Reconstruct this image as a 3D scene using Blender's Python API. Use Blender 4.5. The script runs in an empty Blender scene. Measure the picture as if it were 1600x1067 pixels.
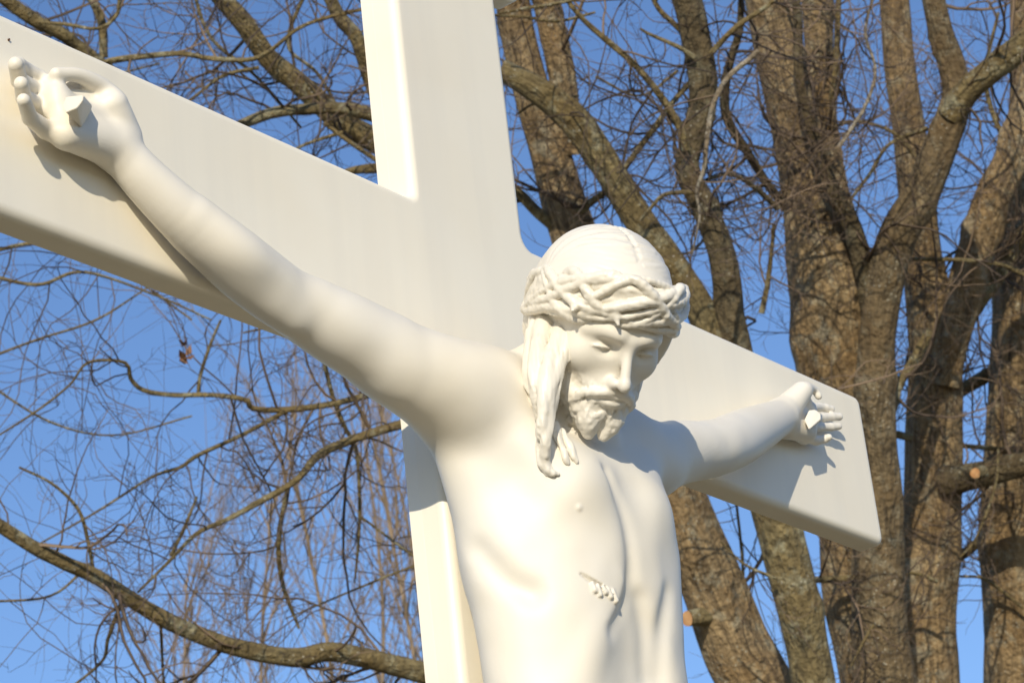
import bpy, bmesh, math, random, os
import numpy as np
from concurrent.futures import ThreadPoolExecutor

random.seed(7); RNG = np.random.RandomState(11)
scene = bpy.context.scene
COL = scene.collection
BASE_Z = 3.10                      # height of the cross beam's reference line above the ground

# ------------------------------------------------------------------ camera
F_PX = 4280.0                      # focal length in pixels of the 1600 px wide photograph
CAM_R = np.array([0.62664921, 0.2537585, 0.73682929])     # beam direction in camera axes (x right, y down, z forward)
CAM_U = np.array([-0.10432991, -0.90967073, 0.40201298])  # up
CAM_N = np.array([0.77228624, -0.32879445, -0.54356984])  # out of the front of the cross
CAM_L = np.array([-2.61063348, -1.97045099, -1.5321431])  # camera place, cross coordinates
M_WC = np.array([[CAM_R[i], -CAM_N[i], CAM_U[i]] for i in range(3)])
cam_d = bpy.data.cameras.new('camera'); cam = bpy.data.objects.new('camera', cam_d)
COL.objects.link(cam); scene.camera = cam
from mathutils import Matrix, Vector
rx, ry, rz = M_WC[0], -M_WC[1], -M_WC[2]
cam.matrix_world = Matrix(((rx[0], ry[0], rz[0], CAM_L[0]), (rx[1], ry[1], rz[1], CAM_L[1]),
                           (rx[2], ry[2], rz[2], CAM_L[2] + BASE_Z), (0, 0, 0, 1)))
cam_d.sensor_width = 36.0; cam_d.lens = 36.0 * F_PX / 1600.0
cam_d.clip_start = 0.1; cam_d.clip_end = 3000
cam_d.dof.use_dof = True; cam_d.dof.focus_distance = 3.45; cam_d.dof.aperture_fstop = 20.0

# ------------------------------------------------------------------ sky and sun
SUN = np.array([-0.79, -0.48, 0.315]); SUN /= np.linalg.norm(SUN)     # towards the sun
world = bpy.data.worlds.new("World"); scene.world = world; world.use_nodes = True
wn = world.node_tree; wn.nodes.clear()
sky = wn.nodes.new('ShaderNodeTexSky'); sky.sky_type = 'NISHITA'; sky.sun_disc = False
sky.sun_elevation = math.asin(SUN[2]); sky.sun_rotation = math.atan2(SUN[0], SUN[1])
sky.air_density = 1.0; sky.dust_density = 0.3; sky.ozone_density = 2.5
bg = wn.nodes.new('ShaderNodeBackground'); bg.inputs['Strength'].default_value = 0.13
wo = wn.nodes.new('ShaderNodeOutputWorld')
wb = wn.nodes.new('ShaderNodeMixRGB'); wb.blend_type = 'MULTIPLY'; wb.inputs[0].default_value = 1; wb.inputs[2].default_value = (0.88, 0.99, 1.20, 1)   # colour balance of the clear winter sky
wn.links.new(sky.outputs[0], wb.inputs[1]); wn.links.new(wb.outputs[0], bg.inputs[0]); wn.links.new(bg.outputs[0], wo.inputs[0])
sl = bpy.data.lights.new('sun', 'SUN'); sl.energy = 4.1; sl.angle = math.radians(0.5)
sl.color = (1.0, 0.89, 0.70)
so = bpy.data.objects.new('sun', sl); COL.objects.link(so)
so.rotation_euler = Vector(SUN).to_track_quat('Z', 'Y').to_euler()
scene.view_settings.view_transform = 'Standard'; scene.view_settings.look = 'None'
scene.view_settings.exposure = 0.0; scene.view_settings.gamma = 1.0

# ------------------------------------------------------------------ helpers
def at(x, y, off):
    """point on the sight line of photo pixel (x, y) that stands off metres in front of the cross face (cross coordinates)"""
    d = np.array([(x-800)/F_PX, (y-533.5)/F_PX, 1.0]) @ M_WC
    t = (-off - CAM_L[1]) / d[1]
    return CAM_L + d*t
def far(x, y, depth):
    """point at photo pixel (x, y), depth metres away from the camera"""
    d = np.array([(x-800)/F_PX, (y-533.5)/F_PX, 1.0]) @ M_WC
    return CAM_L + d*depth
def tag(o, label=None, cat=None, group=None, kind=None):
    if label: o['label'] = label
    if cat: o['category'] = cat
    if group: o['group'] = group
    if kind: o['kind'] = kind
    return o
def mesh_np(name, V, Fq, mat, parent=None, smooth=True, origin=None):
    """link vertices V (cross coordinates) and equal-size faces as one mesh object"""
    V = np.asarray(V, np.float32).copy(); V[:, 2] += BASE_Z
    Fq = np.asarray(Fq, np.int32)
    if parent is not None:
        V -= np.array(parent.location, np.float32)
    elif origin is not None:
        V -= np.array(origin, np.float32)
    me = bpy.data.meshes.new(name)
    me.vertices.add(len(V)); me.vertices.foreach_set('co', V.ravel())
    n, k = Fq.shape
    me.loops.add(n*k); me.loops.foreach_set('vertex_index', Fq.ravel())
    me.polygons.add(n); me.polygons.foreach_set('loop_start', np.arange(0, n*k, k, dtype=np.int32))
    me.polygons.foreach_set('loop_total', np.full(n, k, np.int32))
    me.polygons.foreach_set('use_smooth', np.full(n, smooth, bool))
    me.update(calc_edges=True); me.validate()
    me.materials.append(mat)
    o = bpy.data.objects.new(name, me); COL.objects.link(o)
    if parent is not None: o.parent = parent
    elif origin is not None: o.location = origin
    return o
def empty(name, loc):
    o = bpy.data.objects.new(name, None); COL.objects.link(o)
    o.location = (loc[0], loc[1], loc[2] + BASE_Z); o.empty_display_size = 0.1
    bpy.context.view_layer.update()
    return o

def material(name):
    m = bpy.data.materials.new(name); m.use_nodes = True
    nt = m.node_tree; b = nt.nodes['Principled BSDF']
    return m, nt, b
def N(nt, t, **kw):
    n = nt.nodes.new(t)
    for k, v in kw.items():
        if k in n.inputs.keys(): n.inputs[k].default_value = v
        else: setattr(n, k, v)
    return n
def ramp(nt, src, stops):
    r = nt.nodes.new('ShaderNodeValToRGB'); nt.links.new(src, r.inputs[0])
    e = r.color_ramp.elements
    while len(e) < len(stops): e.new(0.5)
    for i, (p, c) in enumerate(stops):
        e[i].position = p; e[i].color = (c[0], c[1], c[2], 1) if hasattr(c, '__len__') else (c, c, c, 1)
    return r.outputs[0]
def mix(nt, fac, a, b):
    m = nt.nodes.new('ShaderNodeMixRGB')
    for s, v in ((m.inputs[0], fac), (m.inputs[1], a), (m.inputs[2], b)):
        if hasattr(v, 'links') or hasattr(v, 'is_linked'): nt.links.new(v, s)
        elif hasattr(v, '__len__'): s.default_value = (v[0], v[1], v[2], 1)
        else: s.default_value = v
    return m.outputs[0]

def mat_white(name, base, stain, stain_amt, rough, bump, dirt=0.0, streak=False, edge=.485):
    m, nt, b = material(name)
    tc = N(nt, 'ShaderNodeTexCoord'); co = tc.outputs['Object']
    n1 = N(nt, 'ShaderNodeTexNoise', Scale=5.0, Detail=5.0); nt.links.new(co, n1.inputs['Vector'])
    f1 = ramp(nt, n1.outputs['Fac'], [(0.42, 0.0), (0.75, stain_amt)])
    c = mix(nt, f1, base, stain)
    if streak:      # faint vertical rain streaks
        mp = N(nt, 'ShaderNodeMapping'); mp.inputs['Scale'].default_value = (22, 22, 0.9); nt.links.new(co, mp.inputs[0])
        n3 = N(nt, 'ShaderNodeTexNoise', Scale=1.0, Detail=4.0); nt.links.new(mp.outputs[0], n3.inputs['Vector'])
        f3 = ramp(nt, n3.outputs['Fac'], [(0.45, 0.0), (0.8, 0.22)])
        c = mix(nt, f3, c, (0.62, 0.60, 0.55))
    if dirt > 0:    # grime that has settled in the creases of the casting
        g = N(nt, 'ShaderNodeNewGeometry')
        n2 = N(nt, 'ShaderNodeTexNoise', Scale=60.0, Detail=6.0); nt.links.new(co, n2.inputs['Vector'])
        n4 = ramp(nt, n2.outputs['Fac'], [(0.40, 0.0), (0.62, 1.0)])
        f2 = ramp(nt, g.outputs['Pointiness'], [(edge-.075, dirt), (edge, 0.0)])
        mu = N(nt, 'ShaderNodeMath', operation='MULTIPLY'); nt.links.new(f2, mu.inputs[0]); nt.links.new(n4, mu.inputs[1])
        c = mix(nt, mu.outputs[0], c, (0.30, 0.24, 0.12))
    nt.links.new(c, b.inputs['Base Color'])
    b.inputs['Roughness'].default_value = rough
    nb = N(nt, 'ShaderNodeTexNoise', Scale=26.0, Detail=4.0); nt.links.new(co, nb.inputs['Vector'])
    bp = N(nt, 'ShaderNodeBump', Strength=bump, Distance=0.004); nt.links.new(nb.outputs['Fac'], bp.inputs['Height'])
    nt.links.new(bp.outputs[0], b.inputs['Normal'])
    return m
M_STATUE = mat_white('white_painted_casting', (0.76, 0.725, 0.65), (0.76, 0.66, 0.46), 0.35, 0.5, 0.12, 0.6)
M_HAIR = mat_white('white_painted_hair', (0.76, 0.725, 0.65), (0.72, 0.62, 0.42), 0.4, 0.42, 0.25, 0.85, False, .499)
M_CROSS = mat_white('white_painted_cross', (0.86, 0.81, 0.69), (0.80, 0.71, 0.54), 0.35, 0.45, 0.06, 0.0, True)
# ------------------------------------------------------------------ implicit-surface sculpting
def unit(v): v = np.asarray(v, float); return v/np.linalg.norm(v)
def B(x, off, z): return np.array([x, -off, z], float)        # body coordinates: off = metres in front of the cross
class Field:
    def __init__(s): s.ops = []
    def add(s, fn, k=0.01, op='u'): s.ops.append((op, fn, k))
    def value(s, P, vals=None, act=None):
        d = np.full(len(P), 1e3, np.float32)
        for i, (op, fn, k) in enumerate(s.ops):
            if act is not None and not act[i]: continue
            v = vals[i] if vals is not None else fn(P)
            if op == 'u':
                h = np.maximum(k - np.abs(d - v), 0); d = np.minimum(d, v) - h*h*(0.25/k)
            elif op == 's':
                v = -v; h = np.maximum(k - np.abs(d - v), 0); d = np.maximum(d, v) + h*h*(0.25/k)
            elif op == 'd': d = d + v
        return d
def ell(c, r, A=None):
    c = np.asarray(c, np.float32); r = np.asarray(r, np.float32)
    Rm = None if A is None else np.asarray(A, np.float32)      # columns are the ellipsoid's axes
    rmin = float(r.min())
    def fn(P):
        q = P - c
        if Rm is not None: q = q @ Rm
        a = q/r; k0 = np.sqrt((a*a).sum(1)); b = a/r; k1 = np.sqrt((b*b).sum(1)) + 1e-6
        return np.where(k0 < 0.05, -rmin, k0*(k0-1)/k1).astype(np.float32)
    return fn
def rc(a, b, ra, rb):
    a = np.asarray(a, np.float32); b = np.asarray(b, np.float32); ba = b-a; L2 = float(ba@ba)+1e-12
    def fn(P):
        q = P - a; t = np.clip((q@ba)/L2, 0, 1)
        e = q - t[:, None]*ba
        return (np.sqrt((e*e).sum(1)) - (ra + (rb-ra)*t)).astype(np.float32)
    return fn
def chain(pts, rad, n=4):
    """one smooth tube through points (Catmull-Rom resampled), radius per point"""
    pts = np.array(pts, float); rad = np.array(rad, float)
    P, R_ = spline(pts, n, rad)
    segs = [rc(P[i], P[i+1], R_[i], R_[i+1]) for i in range(len(P)-1)]
    def fn(Q):
        d = segs[0](Q)
        for s in segs[1:]: d = np.minimum(d, s(Q))
        return d
    return fn
def limb(pts, rad, n=6):
    """tapering limb: distance to a smooth centre line minus a smoothly varying radius"""
    P, R_ = spline(pts, n, rad); P = P.astype(np.float32); uu = np.arange(len(R_)); fine = np.arange(0, len(R_)-1+1e-6, .1)
    tab = np.interp(fine, uu, R_); ker = np.hanning(31); ker /= ker.sum(); tab = np.convolve(np.pad(tab, 15, mode='edge'), ker, 'valid')
    def fn(Q):
        best = np.full(len(Q), 1e9, np.float32); u = np.zeros(len(Q), np.float32)
        for i in range(len(P)-1):
            ba = P[i+1]-P[i]; q = Q-P[i]; t = np.clip((q@ba)/float(ba@ba+1e-12), 0, 1); e = q - t[:, None]*ba; e2 = (e*e).sum(1)
            m = e2 < best; best = np.where(m, e2, best); u = np.where(m, i+t, u)
        return (np.sqrt(best) - np.interp(u, fine, tab)).astype(np.float32)
    return fn
def spline(pts, n, rad=None):
    pts = np.array(pts, float)
    X = pts if rad is None else np.hstack([pts, np.array(rad, float)[:, None]])
    E_ = np.vstack([2*X[0]-X[1], X, 2*X[-1]-X[-2]]); out = []
    for i in range(1, len(E_)-2):
        p0, p1, p2, p3 = E_[i-1:i+3]
        for j in range(n):
            t = j/n
            out.append(0.5*((2*p1)+(-p0+p2)*t+(2*p0-5*p1+4*p2-p3)*t*t+(-p0+3*p1-3*p2+p3)*t**3))
    out.append(X[-1]); out = np.array(out)
    return out if rad is None else (out[:, :3], np.maximum(out[:, 3], 0.0004))
_perm = np.random.RandomState(3).rand(64, 64, 64).astype(np.float32)
def vnoise(P, s):
    q = P*s; i = np.floor(q).astype(np.int32); f = (q-i).astype(np.float32); f = f*f*(3-2*f)
    i &= 63; j = (i+1) & 63
    def g(a, b, c): return _perm[a, b, c]
    x0, y0, z0 = i.T; x1, y1, z1 = j.T; fx, fy, fz = f.T
    c00 = g(x0, y0, z0)*(1-fx)+g(x1, y0, z0)*fx; c10 = g(x0, y1, z0)*(1-fx)+g(x1, y1, z0)*fx
    c01 = g(x0, y0, z1)*(1-fx)+g(x1, y0, z1)*fx; c11 = g(x0, y1, z1)*(1-fx)+g(x1, y1, z1)*fx
    return (c00*(1-fy)+c10*fy)*(1-fz)+(c01*(1-fy)+c11*fy)*fz - 0.5
def surface(field, lo, hi, h):
    """sparse surface nets: quad mesh of the zero set, cell size h"""
    NB = 16; lo = np.array(lo, float); S = NB*h
    nb = np.ceil((np.array(hi)-lo)/S).astype(int)
    g = np.stack(np.meshgrid(*[np.arange(n) for n in nb], indexing='ij'), -1).reshape(-1, 3)
    ctr = (lo + (g+0.5)*S).astype(np.float32); Rb = S*0.866
    vals = [op[1](ctr) for op in field.ops]
    d = field.value(ctr, vals=vals)
    keep = np.abs(d) < Rb*1.9 + 0.006
    ks = np.array([op[2] for op in field.ops]); isd = np.array([op[0] == 'd' for op in field.ops])
    V = np.array(vals)[:, keep]; g = g[keep]
    act = (V < (Rb*1.5 + 1.8*ks[:, None])) | (isd[:, None] & (np.abs(V) >= 0))
    ax = np.arange(NB+1); C = np.stack(np.meshgrid(ax, ax, ax, indexing='ij'), -1).reshape(-1, 3)
    NX, NY, NZ = (nb*NB + 2)
    cid = ((0,0,0),(1,0,0),(0,1,0),(1,1,0),(0,0,1),(1,0,1),(0,1,1),(1,1,1))
    edges = [(a, b) for a in range(8) for b in range(a+1, 8) if bin(a ^ b).count('1') == 1]
    def work(q):
        base = g[q]*NB
        P = (lo + (base + C)*h).astype(np.float32)
        D = field.value(P, act=act[:, q]).reshape(NB+1, NB+1, NB+1)
        if D.min() > 0 or D.max() < 0: return None
        cs = [D[a:a+NB, b:b+NB, c:c+NB] for a, b, c in cid]
        ins = sum((c < 0).astype(np.int8) for c in cs)
        m = np.nonzero((ins > 0) & (ins < 8))
        cv = [c[m] for c in cs]; n = len(m[0]); acc = np.zeros((n, 3)); cnt = np.zeros(n)
        for a, b in edges:
            va, vb = cv[a], cv[b]; x = (va < 0) != (vb < 0)
            t = np.where(x, va/np.where(x, va-vb, 1), 0)
            pa = np.array(cid[a]); pb = np.array(cid[b])
            acc += np.where(x[:, None], pa + t[:, None]*(pb-pa), 0); cnt += x
        idx = np.stack(m, 1) + base
        pos = lo + (idx + acc/cnt[:, None])*h
        key = (idx[:, 0].astype(np.int64)*NY + idx[:, 1])*NZ + idx[:, 2]
        ed = []
        for axn in range(3):
            A = D[:NB, :NB, :NB]
            Bq = D[1:, :NB, :NB] if axn == 0 else D[:NB, 1:, :NB] if axn == 1 else D[:NB, :NB, 1:]
            mm = np.nonzero((A < 0) != (Bq < 0)); ii = np.stack(mm, 1) + base
            ed.append((ii, (A[mm] < 0)))
        return key, pos, ed
    with ThreadPoolExecutor(4) as ex: res = [r for r in ex.map(work, range(len(g))) if r]
    key = np.concatenate([r[0] for r in res]); pos = np.concatenate([r[1] for r in res])
    o = np.argsort(key); key = key[o]; pos = pos[o]; quads = []
    for axn in range(3):
        ii = np.concatenate([r[2][axn][0] for r in res]); sg = np.concatenate([r[2][axn][1] for r in res])
        u, v = [(1, 2), (2, 0), (0, 1)][axn]; eu = np.eye(3, dtype=int)[u]; ev = np.eye(3, dtype=int)[v]
        Q = []; ok = np.ones(len(ii), bool)
        for off in (-eu-ev, -ev, 0*eu, -eu):
            jj = ii + off; kk = (jj[:, 0].astype(np.int64)*NY + jj[:, 1])*NZ + jj[:, 2]
            p = np.minimum(np.searchsorted(key, kk), len(key)-1); ok &= key[p] == kk; Q.append(p)
        Q = np.stack(Q, 1)[ok]; sg = sg[ok]
        Q[~sg] = Q[~sg][:, ::-1]; quads.append(Q)
    return pos, np.concatenate(quads)
def relax(V, Fq, w, it=12):
    """Laplacian smoothing, weight w per vertex"""
    a = Fq.ravel(); b = np.roll(Fq, -1, 1).ravel(); n = len(V); i = np.concatenate([a, b]); j = np.concatenate([b, a])
    cnt = np.maximum(np.bincount(i, minlength=n), 1)[:, None]; V = V.copy()
    for _ in range(it):
        m = np.stack([np.bincount(i, weights=V[j, k], minlength=n) for k in range(3)], 1)/cnt
        V += (m-V)*w[:, None]*.6
    return V
def trace(field, x, y, t0=2.4, t1=4.6):
    d = np.array([(x-800)/F_PX, (y-533.5)/F_PX, 1.0]) @ M_WC; t = t0
    for _ in range(200):
        v = float(field.value((CAM_L + d*t)[None].astype(np.float32))[0])
        if v < 0.0004: break
        t += max(v*0.7, 0.0004)
        if t > t1: return None
    return CAM_L + d*t
def grad(field, p):
    e = 0.003; q = np.array([p + s*e*np.eye(3)[i] for i in range(3) for s in (1, -1)], np.float32)
    v = field.value(q); return unit(v[0::2]-v[1::2])

# ------------------------------------------------------------------ head frame
PITCH = math.radians(47); YAW = math.radians(26.7)
HR = np.array([math.cos(YAW), -math.sin(YAW), 0.0])                  # to the figure's left
HF = np.array([-math.sin(YAW)*math.cos(PITCH), -math.cos(YAW)*math.cos(PITCH), -math.sin(PITCH)])   # out of the face
HU = np.array([-math.sin(YAW)*math.sin(PITCH), -math.cos(YAW)*math.sin(PITCH), math.cos(PITCH)])
ROLL = math.radians(-4.5)
HR, HU = HR*math.cos(ROLL) + HU*math.sin(ROLL), HU*math.cos(ROLL) - HR*math.sin(ROLL)
HC = np.array([-0.053, -0.222, -0.157]); HS = 1.0
HM = np.stack([HR, HF, HU], 1)
def H(x, f, z): return HC + HM @ (np.array([x, f, z], float)*HS)
def hell(c, r, A=None):
    R_ = HM if A is None else HM @ np.asarray(A)
    return ell(H(*c), np.array(r)*HS, R_)
def hrc(a, b, ra, rb): return rc(H(*a), H(*b), ra*HS, rb*HS)
def hch(pts, rad): return chain([H(*p) for p in pts], rad)

fb = Field()
# torso
fb.add(ell(B(.007, .102, -.43), (.146, .096, .200)), .03)
fb.add(rc(B(.104, .136, -.42), B(.098, .122, -.58), .034, .036), .04)
fb.add(ell(B(0.010, .100, -.62), (.134, .078, .22)), .05)
for s in (-1, 1): fb.add(rc(B(s*.108, .070, -.45), B(s*.092, .072, -.70), .040, .042), .04)
fb.add(ell(B(0, .095, -.82), (.145, .085, .13)), .06)
fb.add(rc(B(-.11, .085, -.255), B(.11, .085, -.255), .056, .056), .05)
for s in (-1, 1):
    fb.add(rc(B(s*.070, .154, -.36), B(s*.152, .100, -.266), .036, .030 if s < 0 else .026), .05)       # pectoral stretched to the raised arm
    fb.add(rc(B(s*(.158 if s < 0 else .146), .064, -.275), B(s*.100, .070, -.45), .038, .043), .04)        # latissimus
    fb.add(rc(B(s*.02, .085, -.195), B(s*.15, .075, -.225), .046, .042), .05)          # trapezius
    fb.add(rc(B(s*.022, .150, -.272), B(s*.15, .120, -.228), .007, .008), .03)       # clavicle
    fb.add(rc(B(s*.016, .180, -.490), B(s*.098, .128, -.64), .008, .010), .035)       # costal arch
fb.add(ell(B(0, .204, -.62), (.042, .034, .110)), .06, 's')                           # hollow below the arch
fb.add(rc(B(.004, .222, -.36), B(.004, .232, -.480), .008, .014), .050, 's')          # sternal groove
# legs, out of the picture
for s in (-1, 1):
    fb.add(rc(B(s*.075, .10, -.88), B(s*.06, .16, -1.24), .078, .052), .06)
    fb.add(rc(B(s*.06, .155, -1.26), B(s*.035, .08, -1.62), .048, .034), .03)
    fb.add(rc(B(s*.035, .075, -1.64), B(s*.03, .16, -1.74), .034, .026), .03)
# neck
fb.add(rc(B(.0, .085, -.22), H(0, -.035, -.055), .056, .054), .04)
fb.add(rc(B(-.014, .150, -.278), H(-.050, -.005, -.05), .010, .015), .03)
fb.add(rc(B(.014, .150, -.278), H(.050, -.005, -.05), .010, .015), .03)
# arms
P_ = at
def tochain(pts, rad, k): fb.add(limb(pts, rad), k)
armL = [B(-.150, .084, -.240), B(-.200, .080, -.240), P_(615, 563, .062), P_(540, 521, .053), P_(455, 470, .046), P_(372, 412, .043), P_(299, 350, .040), P_(231, 285, .032), P_(184, 233, .025)]
tochain(armL, [.048, .050, .0500, .0445, .0375, .0362, .0322, .0272, .0246], .04)
fb.add(limb([B(-.13, .094, -.236), B(-.20, .090, -.238), B(-.27, .082, -.236)], [.040, .044, .030]), .05)          # deltoid
fb.add(limb([P_(495, 486, .054), P_(540, 514, .066), P_(600, 550, .074)], [.026, .032, .032]), .03)  # biceps
fb.add(limb([P_(425, 440, .056), P_(370, 395, .062), P_(310, 345, .050)], [.022, .026, .018]), .018)  # forearm muscle
fb.add(limb([P_(455, 492, .050), P_(395, 445, .044), P_(300, 362, .034)], [.020, .022, .016]), .018)
fb.add(rc(P_(482, 489, .047), P_(530, 516, .052), .0370, .0405), .006)  # elbow
armR = [B(.150, .085, -.240), B(.205, .085, -.240), P_(1055, 708, .088), P_(1098, 703, .086), P_(1130, 695, .082), P_(1160, 681, .064), P_(1190, 666, .046), P_(1219, 652, .030)]
tochain(armR, [.046, .048, .0440, .0400, .0385, .0385, .0330, .0265], .04)
fb.add(ell(B(.200, .088, -.238), (.048, .044, .046)), .03)
fb.add(rc(P_(1137, 713, .082), P_(1150, 704, .076), .019, .020), .008)
wrL = armL[-1]; wrR = armR[-1]
# hands, each finger a chain of its own
def hand(wr, mcp, fingers, thumb, extra, sc, rtip, rr):
    r0 = .0130*sc
    for q in mcp: fb.add(rc(wr, q, .017*sc, r0*.92), .008)
    for i in range(3): fb.add(rc(mcp[i], mcp[i+1], r0*.84, r0*.84), .010)
    for ch, rr in zip(fingers, rtip):
        for i in range(len(ch)-1): fb.add(rc(ch[i], ch[i+1], rr[i]*sc, rr[i+1]*sc), .0025 if i else .004)
    for a, b, ra, rb, k in extra: fb.add(rc(a, b, ra, rb), k)
    fb.add(chain(thumb, [r_*sc for r_ in rr]), .008)
RT = ((.0098, .0090, .0086, .0078), (.0102, .0094, .0092, .0086), (.0100, .0092, .0090, .0080), (.0120, .0108, .0088, .0076))
o = -.034
mL = [P_(88, 146, .058+o), P_(91, 164, .058+o), P_(96, 183, .058+o), P_(102, 211, .064+o)]
fL = [[mL[0], P_(62, 122, .044+o), P_(38, 108, .046+o), P_(29, 100, .056+o)],
      [mL[1], P_(56, 141, .040+o), P_(30, 126, .052+o), P_(25, 101, .078+o)],
      [mL[2], P_(57, 163, .040+o), P_(37, 152, .056+o), P_(33, 131, .082+o)],
      [mL[3], P_(72, 203, .054+o), P_(47, 184, .064+o), P_(37, 157, .086+o)]]
thL = [P_(186, 194, .064+o), P_(170, 146, .070+o), P_(128, 120, .070+o), P_(88, 116, .066+o)]
hand(wrL, mL, fL, thL, [(P_(190, 212, .060+o), P_(176, 164, .072+o), .023, .018, .012), (P_(170, 229, .057+o), P_(108, 209, .062+o), .0200, .0145, .020),
     (P_(158, 142, .050+o), P_(104, 140, .042+o), .014, .010, .010), (P_(170, 175, .060+o), P_(110, 180, .054+o), .017, .014, .010), (P_(155, 152, .054+o), P_(100, 158, .050+o), .013, .012, .008), (P_(140, 128, .052+o), P_(100, 132, .046+o), .010, .009, .006)], 1.0, RT, (.0165, .0160, .0135, .0088))
o = -.037
mR = [P_(1263, 638, .056+o), P_(1264, 653, .050+o), P_(1263, 668, .050+o), P_(1256, 682, .056+o)]
fR = [[mR[0], P_(1280, 636, .050+o), P_(1290, 637, .053+o), P_(1299, 639, .056+o)],
      [mR[1], P_(1285, 652, .052+o), P_(1299, 651, .056+o), P_(1311, 651, .060+o)],
      [mR[2], P_(1284, 667, .052+o), P_(1298, 667, .056+o), P_(1310, 666, .060+o)],
      [mR[3], P_(1275, 688, .052+o), P_(1288, 686, .060+o), P_(1295, 683, .068+o)]]
thR = [P_(1232, 648, .072+o), P_(1256, 609, .088+o), P_(1272, 609, .088+o), P_(1279, 619, .090+o)]
hand(wrR, mR, fR, thR, [(P_(1218, 650, .064+o), P_(1252, 613, .082+o), .024, .0165, .012), (P_(1230, 668, .060+o), P_(1262, 674, .064+o), .018, .014, .010),
     (P_(1250, 615, .070+o), P_(1263, 640, .060+o), .012, .011, .008)], .85, [[q*.86 for q in w] for w in RT], (.0170, .0145, .0125, .0095))

# head
hd = fb
hd.add(hell((0, -.010, .032), (.072, .088, .078)), .02)
hd.add(hell((0, .030, -.018), (.0550, .060, .078)), .03)
hd.add(hell((0, .042, .042), (.057, .046, .042)), .03)            # forehead
hd.add(hrc((0, .020, -.058), (0, .060, -.092), .0415, .022), .03)  # jaw
for s in (-1, 1):
    hd.add(hell((s*.0415, .056, -.026), (.018, .019, .018)), .025)
    hd.add(hch([(s*.007, .0890, .0085), (s*.019, .0885, .0125), (s*.034, .0800, .0135), (s*.048, .0645, .0080)], (.0065, .0080, .0075, .0055)), .010)
    hd.add(hell((s*.029, .0945, -.0070), (.0160, .0155, .0100)), .009, 's')
    hd.add(hell((s*.0300, .0698, -.0080), (.0125, .0122, .0112)), .002)
    hd.add(hch([(s*.0165, .0790, -.0085), (s*.024, .0826, -.0068), (s*.032, .0828, -.0064), (s*.040, .0780, -.0080), (s*.0465, .0715, -.0105)], (.0012, .0019, .0020, .0019, .0012)), .0012)
    hd.add(hch([(s*.0185, .0815, -.0098), (s*.026, .0846, -.0095), (s*.034, .0840, -.0095), (s*.0430, .0775, -.0105)], (.0008, .0014, .0014, .0008)), .0006, 's')
    hd.add(hch([(s*.0175, .0785, -.0115), (s*.026, .0798, -.0158), (s*.036, .0775, -.0158), (s*.0455, .0710, -.0125)], (.0012, .0016, .0017, .0014)), .0015)
hd.add(hrc((0, .0880, .004), (0, .1080, -.037), .0058, .0066), .011)  # nose
hd.add(hell((0, .1105, -.0425), (.0074, .0082, .0075)), .006)
for s in (-1, 1):
    hd.add(hell((s*.0100, .0990, -.0440), (.0048, .0090, .0062)), .005)
    hd.add(hrc((s*.0055, .1050, -.0500), (s*.0065, .0970, -.047), .0020, .0020), .002, 's')
hd.add(hell((0, .068, -.066), (.030, .030, .024)), .02)            # muzzle
hd.add(hch([(-.024, .0860, -.0655), (-.010, .0970, -.0615), (0, .0985, -.0630), (.010, .0970, -.0615), (.024, .0860, -.0655)], (.0018, .0030, .0030, .0030, .0018)), .003)
hd.add(hch([(-.018, .0870, -.0695), (-.008, .0950, -.0715), (0, .0965, -.0720), (.008, .0950, -.0715), (.018, .0870, -.0695)], (.0022, .0042, .0046, .0042, .0022)), .003)
hd.add(hch([(-.026, .0890, -.0675), (0, .1020, -.0672), (.026, .0890, -.0675)], (.0010, .0012, .0010)), .0015, 's')
for s in (-1, 1):
    hd.add(hch([(s*.003, .0990, -.0550), (s*.015, .0955, -.0590), (s*.028, .0850, -.0660), (s*.040, .0710, -.077)], (.0040, .0055, .0058, .0040)), .004)
    hd.add(hch([(s*.0590, .018, -.020), (s*.055, .028, -.045), (s*.045, .046, -.070), (s*.024, .066, -.090)], (.008, .011, .014, .016)), .012)
    hd.add(hch([(s*.015, .070, -.085), (s*.015, .079, -.102), (s*.011, .083, -.119)], (.017, .016, .008)), .005)
hd.add(hell((0, .068, -.090), (.022, .024, .014)), .010)
hx = np.array(HM, np.float32); hc32 = HC.astype(np.float32)
def beard_noise(P):
    q = (P - hc32) @ hx; x, f, z = q.T
    r = np.sqrt(((x)/.072)**2 + ((f-.055)/.060)**2 + ((z+.085)/.052)**2)
    m = np.clip((1.0-r)*4, 0, 1)*np.clip((-.046 - z - .5*np.clip(.040-f, 0, 1) + .3*np.clip(np.abs(x)-.03, 0, 1))/.008, 0, 1)
    lip = np.clip(((np.abs(x)/.024)**2 + ((z+.0685)/.0085)**2 - 1)*2, 0, 1)
    m = m*lip*np.clip((f-.005)/.01, 0, 1)
    w = q.copy(); w[:, 2] += .006*vnoise(q+3, 60)*2; w[:, 0] += .006*vnoise(q+7, 55)*2
    n = vnoise(w*np.array([1, 1, .45], np.float32), 210) + .6*vnoise(w*np.array([1, 1, .6], np.float32), 400)
    return (m*n*.0038).astype(np.float32)
hd.add(beard_noise, 0, 'd')

def skin_noise(P):
    z = np.clip((.20 - np.sqrt(((P-hc32)**2).sum(1)))/.05, 0, 1)
    return ((vnoise(P, 13)*.0028 + vnoise(P+5, 31)*.0016)*(1-z)*np.clip((.60-np.abs(P[:, 0]))/.1, .15, 1)).astype(np.float32)
hd.add(skin_noise, 0, 'd')
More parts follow.
